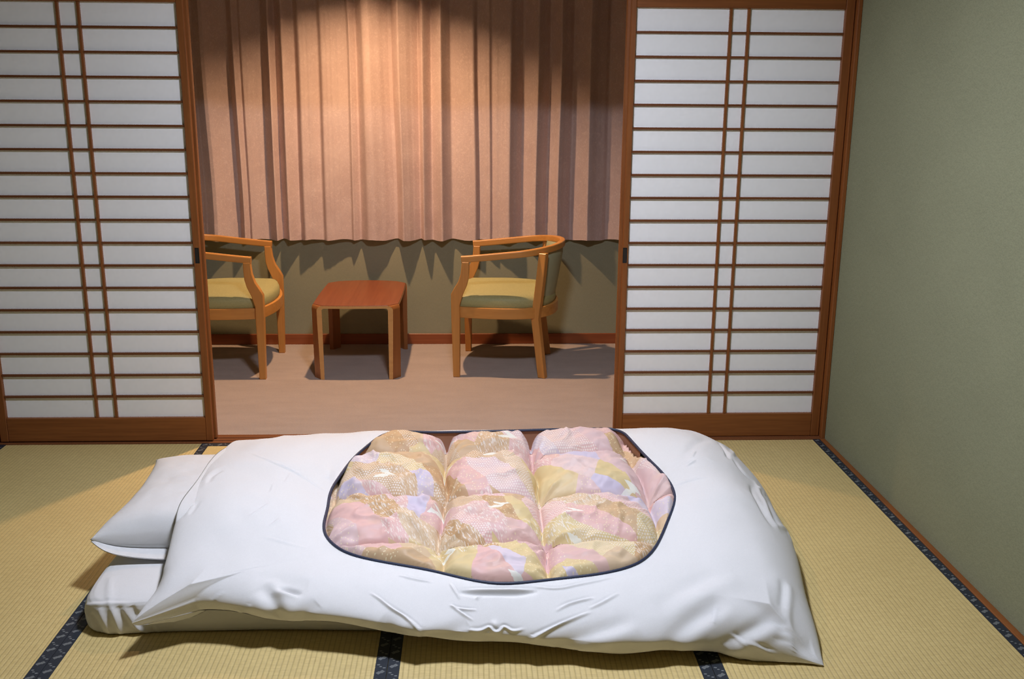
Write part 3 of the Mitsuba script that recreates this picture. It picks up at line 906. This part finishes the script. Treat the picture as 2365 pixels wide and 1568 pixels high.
def crease(V, S):
    """push vertices along their normals at the creases"""
    n, m = V.shape[:2]
    ms = rings_mesh(V)
    N = np.array(trimesh.Trimesh(ms.vertices, ms.faces, process=False).vertex_normals)
    if N[:, 2].mean() < 0:
        N = -N
    P = V.reshape(-1, 3).copy()
    D = np.zeros(len(P))
    for pts, sg_, h in S:
        pts = np.asarray(pts, float)
        if len(pts) > 2:
            pts = spline(pts, 6 * len(pts))
        lo, hi = pts.min(0) - 4 * sg_, pts.max(0) + 4 * sg_
        sel = np.where(((P > lo) & (P < hi)).all(1))[0]
        if not len(sel):
            continue
        ds, par, sg2 = polyline_distance(P[sel], pts)
        g = np.exp(-(ds / sg_) ** 2) * np.sqrt(np.clip(4 * par * (1 - par), 0, 1) + .02)
        # thin creases get a small furrow on one side
        D[sel] += h * g
        if sg_ < .008:
            D[sel] -= .55 * h * np.exp(-((ds - 1.5 * sg_) / sg_) ** 2) * (sg2 > 0) * np.clip(4 * par * (1 - par), 0, 1)
    return (P + N * D[:, None]).reshape(V.shape)


cover_v, rim_v = cover_rings()
cover_v = crease(cover_v, CREASES)
cm = rings_mesh(cover_v, cap1=True)
cm = trimesh.Trimesh(cm.vertices, cm.faces, process=False)
if cm.vertex_normals[:, 2].mean() < 0:
    cm.invert()
duvet = thing('duvet', 'white duvet with a round window showing a pastel patchwork quilt, spread over the mattress', 'duvet')
put('cover', cm, 'm_cotton', duvet, smooth=True, label='white cotton cover of the duvet')
rim_line = spline(np.array([rim_v[i] for i in range(0, len(rim_v), 12)]), 420, closed=True)
put('rim_piping', tube(rim_line + [0, 0, .001], .0052, 8, closed=True), 'm_piping', duvet, smooth=True, label='navy blue piping round the window')

# quilt: puffs between tufted seams
QX = [-.83, -.488, -.105, .225, .612, .95]
QY = [2.42, 2.60, 2.945, 3.265, 3.600, 3.955]


def quilt_mesh():
    st = .0055
    xs, ys_ = np.arange(-.60, .82, st), np.arange(2.62, 3.86, st)
    X, Y = np.meshgrid(xs, ys_, indexing='ij')
    P = np.stack([X, Y, 0 * X], -1)
    wx = X + .045 * (meshkit.fbm(P * [6, 6, 1], 2, 11) - .5) - .05 * (Y - 3.25) * (X < .05) * 0
    wy = Y + .045 * (meshkit.fbm(P * [6, 6, 1], 2, 12) - .5)
    cu = np.interp(wx, QX, np.arange(len(QX)))
    cv = np.interp(wy, QY, np.arange(len(QY)))
    fu, fv = cu - np.floor(cu), cv - np.floor(cv)
    u, v = 2 * fu - 1, 2 * fv - 1
    dome = (np.clip(1 - np.abs(u) ** 3.6, 0, 1) ** .44) * (np.clip(1 - np.abs(v) ** 3.2, 0, 1) ** .44)
    # gathers that run out from the tufts
    r = np.hypot(1 - np.abs(u), 1 - np.abs(v))
    th = np.arctan2((1 - np.abs(v)) * np.sign(v), (1 - np.abs(u)) * np.sign(u))
    ph = 6.28 * meshkit.noise(np.stack([np.floor(cu + .5), np.floor(cv + .5), 0 * cu], -1) * 7.3, 4)
    gath = (np.sin(11 * th + ph + 3 * r) + .5 * np.sin(19 * th + 2 * ph)) * np.exp(-r / .40) * np.clip(r / .12, 0, 1)
    rough = meshkit.fbm(P * [13, 18, 1], 4, 21) - .5
    fold = 1 - np.abs(2 * meshkit.fbm(P * [9, 13, 1], 2, 33) - 1)
    fold = np.clip((fold - .80) / .2, 0, 1)
    base = .128 + .036 * np.clip((Y - 2.75) / .9, 0, 1)
    amp = .082 + .048 * np.clip((Y - 2.8) / .8, 0, 1)
    Z = base + amp * dome + .0120 * gath * np.clip(dome + .3, 0, 1) + .036 * rough * dome + .009 * fold * dome
    # stays under the cover's rim
    A = np.arctan2(Y - FC[1], X - FC[0])
    ra = np.arctan2(rim_v[:, 1] - FC[1], rim_v[:, 0] - FC[0])
    o = np.argsort(ra)
    rr = np.linalg.norm(rim_v[:, :2] - FC, axis=1)
    Rr = np.interp(A, ra[o], rr[o], period=2 * math.pi)
    Rz = np.interp(A, ra[o], rim_v[o, 2], period=2 * math.pi)
    dist = Rr - np.hypot(X - FC[0], Y - FC[1])           # + inside the window
    cap = Rz - .006 + np.where(dist > 0, .9 * np.sqrt(np.clip(dist, 0, 1) * .11), 0) - np.clip(-dist, 0, 1) * 1.2
    k = .006
    Z = -k * np.log(np.exp(-Z / k) + np.exp(-cap / k))
    gapw = np.clip((Y - 3.66) / .03, 0, 1) * np.clip((.50 - X) / .05, 0, 1) * np.clip((X + .30) / .05, 0, 1)
    Z = np.maximum(Z, np.where(dist > 0, Rz - .035 - .55 * np.clip(dist, 0, 1) - .12 * gapw + .012 * (meshkit.noise(P * [40, 40, 1], 6) - .5), 0))
    Z = np.maximum(Z, .136)
    keep = dist > -.028
    n, m = X.shape
    i, j = np.meshgrid(np.arange(n - 1), np.arange(m - 1), indexing='ij')
    a = i * m + j
    ok = (keep[:-1, :-1] & keep[1:, :-1] & keep[1:, 1:] & keep[:-1, 1:]).ravel()
    q = np.stack([a, a + m, a + m + 1, a + 1], -1).reshape(-1, 4)[ok]
    f = np.vstack([q[:, [0, 1, 2]], q[:, [0, 2, 3]]])
    v3 = np.stack([X, Y, Z], -1).reshape(-1, 3)
    ms = trimesh.Trimesh(v3, f, process=False)
    ms.remove_unreferenced_vertices()
    return ms


qm = quilt_mesh()
put('quilt', qm, 'm_quilt', duvet, smooth=True, uv=np.asarray(qm.vertices)[:, :2] * [1, 1.05], label='puffy pastel patchwork quilt inside the window')
# added sheet, the cover interior's shade as its brown, below the far rim
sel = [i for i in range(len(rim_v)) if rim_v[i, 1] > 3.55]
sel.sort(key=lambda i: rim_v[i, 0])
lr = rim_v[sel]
shade_sheet = rings_mesh([lr + [0, .002, -.002], np.c_[lr[:, :2] + [0, .006], np.maximum(lr[:, 2] - .08, .15)], np.c_[lr[:, :2], np.maximum(lr[:, 2] - .15, .142)]], close_ring=False)
put('shade_sheet', shade_sheet, 'm_shade_sheet', duvet, smooth=True, label='added brown sheet coloured as the shaded inside of the cover, between quilt and far rim')

# ---- mattress
MAT = thing('futon_mattress', 'white sheeted futon mattress lying on the tatami under duvet and pillow', 'mattress')
MO = [(-1.135, 2.726), (-1.08, 2.724), (-.95, 2.736), (-.6, 2.738), (-.3, 2.722), (.3, 2.72), (.80, 2.73), (.86, 2.78), (.87, 3.2), (.86, 3.72), (.80, 3.77), (.2, 3.78), (-.6, 3.775), (-1.08, 3.765), (-1.16, 3.72), (-1.19, 3.2), (-1.197, 2.92), (-1.188, 2.80), (-1.172, 2.752)]
mo = dense(MO, 1800, closed=True)
mo = np.stack([gaussian_filter1d(mo[:, k], 13, mode='wrap') for k in (0, 1)], 1)
mc = np.array([-.2, 3.25])
rg = []
for s, z in ((-.020, .0025), (-.006, .004), (.0, .012), (.004, .03), (.004, .05), (0., .068), (-.005, .082), (-.014, .093), (-.028, .1005), (-.05, .105), (-.09, .110), (-.14, .114), (-.2, .117), (-.3, .12)):
    dirs = (mo - mc) / np.linalg.norm(mo - mc, axis=1, keepdims=True)
    rg.append(np.c_[mo + dirs * s, np.full(len(mo), z)])
rg = np.array(rg)
# refine the rings so that the creases have points to move
fine = []
for a, b in zip(rg[:-1], rg[1:]):
    for t in np.linspace(0, 1, 4, endpoint=False):
        fine.append(a * (1 - t) + b * t)
rg = np.array(fine + [rg[-1]])
P = rg.reshape(-1, 3)
bul = (meshkit.fbm(P * [9, 9, 14], 3, 31) - .5) * .012
dirs = np.c_[(P[:, :2] - mc) / np.linalg.norm(P[:, :2] - mc, axis=1, keepdims=True), np.zeros(len(P))]
sidek = np.clip(1 - np.abs(P[:, 2] - .05) / .05, 0, 1)
P = P + dirs * (bul * sidek)[:, None]
P[:, 2] = np.maximum(P[:, 2], .002)
rg = P.reshape(rg.shape)
MC = [
    ([(-1.137, 2.895, 0.106), (-1.108, 2.804, 0.107), (-1.087, 2.740, 0.097)], 0.008, 0.0063),
    ([(-1.087, 2.740, 0.097), (-1.076, 2.729, 0.075), (-1.060, 2.730, 0.005)], 0.008, 0.0063),
    ([(-1.176, 2.782, 0.070), (-1.119, 2.746, 0.094), (-1.055, 2.740, 0.099), (-1.023, 2.739, 0.096)], 0.007, 0.0042),
    ([(-1.050, 2.733, 0.088), (-1.035, 2.728, 0.067), (-1.019, 2.728, 0.043), (-0.996, 2.733, 0.007)], 0.009, 0.00735),
    ([(-1.062, 2.734, 0.093), (-1.039, 2.727, 0.057), (-1.025, 2.727, 0.034)], 0.01, -0.0063),
    ([(-1.118, 2.738, 0.085), (-1.100, 2.727, 0.044), (-1.089, 2.731, 0.005)], 0.01, 0.0084),
    ([(-1.146, 2.745, 0.067), (-1.133, 2.736, 0.036), (-1.117, 2.736, 0.006)], 0.01, -0.0105),
    ([(-1.077, 2.734, 0.091), (-1.063, 2.726, 0.054), (-1.057, 2.730, 0.005)], 0.008, 0.00525),
    ([(-1.022, 2.737, 0.093), (-1.007, 2.730, 0.060)], 0.008, -0.0063),
    ([(-1.015, 2.728, 0.043), (-0.999, 2.731, 0.018), (-0.980, 2.735, 0.005)], 0.006, 0.00525),
    ([(-0.957, 2.732, 0.031), (-0.948, 2.737, 0.006)], 0.006, 0.00525),
]
rg = crease(rg, MC)
mm_ = rings_mesh(rg, cap1=True)
mm_ = trimesh.Trimesh(mm_.vertices, mm_.faces, process=False)
if mm_.vertex_normals[:, 2].mean() < 0:
    mm_.invert()
put('sheet', mm_, 'm_cotton', MAT, smooth=True, label='white fitted sheet of the mattress')


# ---- pillow
def pillow_parts():
    n = 90
    u = np.linspace(-1, 1, n)
    U, V = np.meshgrid(u, u, indexing='ij')
    # edge pulled in between the corners
    pin = .030
    hx_, hy_ = .262, .352
    X = hx_ * U * (1 - pin / hx_ * (1 - V ** 2) * np.abs(U) ** 3)
    Y = hy_ * V * (1 - .012 / hy_ * (1 - U ** 2))
    e = pillow_height(U, V)
    P = np.stack([X, Y, 0 * X], -1)
    nz = (meshkit.fbm(P * [8, 8, 1], 3, 41) - .5) * .02 * e
    # squashed where the duvet lies on it
    sq = 1 - .42 * np.clip((U + .02) / .25, 0, 1)
    top = np.stack([X, Y, (.070 * e + nz) * sq], -1)
    bot = np.stack([X, Y, -.052 * e], -1)
    return top, bot


pt, pb = pillow_parts()
PIL = thing('pillow', 'white pillow with an open flap, tucked under the head end of the duvet', 'pillow')


def place_pillow(a):
    b = a.copy()
    v = (a[..., 1] + .352) / .704                      # 0 near end, 1 far end
    b[..., 0] = a[..., 0] - .978 + .012 * np.sin(3.14 * v)
    b[..., 1] = a[..., 1] + 3.372
    U = a[..., 0] / .262
    sag = .024 * np.exp(-(v / .07) ** 2) * np.clip(1 - U ** 4, 0, 1)          # the open end droops
    b[..., 2] = np.maximum(a[..., 2] + .1745 + .006 * v - sag, .1255)
    return b


A, B = place_pillow(pt), place_pillow(pb)
ma, mb = rings_mesh(A, False), rings_mesh(B, False)
pm = trimesh.util.concatenate([ma, mb])
pm.merge_vertices()
pm.fix_normals()
put('pillowcase', pm, 'm_cotton', PIL, smooth=True, label='white pillowcase')
# lower lip of the open end
t = np.linspace(0, 1, 50)
outer = spline([(-1.238, 3.022, .1690), (-1.19, 2.992, .1520), (-1.10, 2.968, .1395), (-.99, 2.958, .1345), (-.86, 2.958, .133), (-.74, 2.97, .134)], 50)
inner = spline([(-1.226, 3.034, .1655), (-1.18, 3.05, .1440), (-1.10, 3.06, .1300), (-.99, 3.06, .1275), (-.86, 3.06, .1275), (-.74, 3.05, .131)], 50)
flap = []
for s in np.linspace(0, 1, 8):
    q = outer * (1 - s) + inner * s
    q[:, 2] += .006 * math.sin(math.pi * s)
    flap.append(q)
low = [f - [0, 0, .003] for f in flap[::-1]]
fm = rings_mesh(np.array(flap + low + [flap[0]]), close_ring=False)
put('flap', fm, 'm_cotton', PIL, smooth=True, label='lower lip of the open pillowcase end')


# ------------------------------------------------------------------ lamps (outside the frame)
lamp = thing('ceiling_lamp', 'round white ceiling lamp over the futon', 'lamp')
lx, ly, lz = ROOM_LAMP
m = trimesh.creation.cylinder(ROOM_LAMP_R + .02, .05, sections=48)
m.apply_translation([lx, ly, lz + .031])
put('housing', m, 'm_lamp_body', lamp)
m = trimesh.creation.cylinder(.03, CEIL - lz - .056, sections=24)
m.apply_translation([lx, ly, (CEIL + lz + .056) / 2])
put('stem', m, 'm_lamp_body', lamp)
a = np.arange(48) * 2 * math.pi / 48
disc = rings_mesh([np.stack([ROOM_LAMP_R * np.cos(a), ROOM_LAMP_R * np.sin(a), 0 * a], 1), np.stack([.02 * np.cos(a), .02 * np.sin(a), 0 * a], 1)], cap1=True)
disc.apply_translation([lx, ly, lz])
if disc.face_normals[:, 2].mean() > 0:
    disc.invert()
put('diffuser', disc, 'm_lamp_body', lamp, emitter={'type': 'area', 'radiance': rgb(*ROOM_LAMP_L)})

dl = thing('downlight', 'warm downlight at the alcove ceiling in front of the curtain', 'lamp')
lx, ly, lz = DOWNLIGHT
ro, ri = DOWNLIGHT_R + .006, DOWNLIGHT_R
prof = [(ro, 2.64), (ro, lz), (ri, lz), (ri, lz + DOWNLIGHT_H), (.001, lz + DOWNLIGHT_H)]
m = rings_mesh([np.stack([r * np.cos(a), r * np.sin(a), 0 * a + z], 1) for r, z in prof])
m.apply_translation([lx, ly, 0])
put('can', m, 'm_can', dl)
bulb = rings_mesh([np.stack([BULB_R * np.cos(a), BULB_R * np.sin(a), 0 * a], 1), np.stack([.01 * np.cos(a), .01 * np.sin(a), 0 * a], 1)], cap1=True)
bulb.apply_translation([lx, ly, lz + DOWNLIGHT_H - .001])
if bulb.face_normals[:, 2].mean() > 0:
    bulb.invert()
put('bulb', bulb, 'm_lamp_body', dl, emitter={'type': 'area', 'radiance': rgb(*BULB_L)})
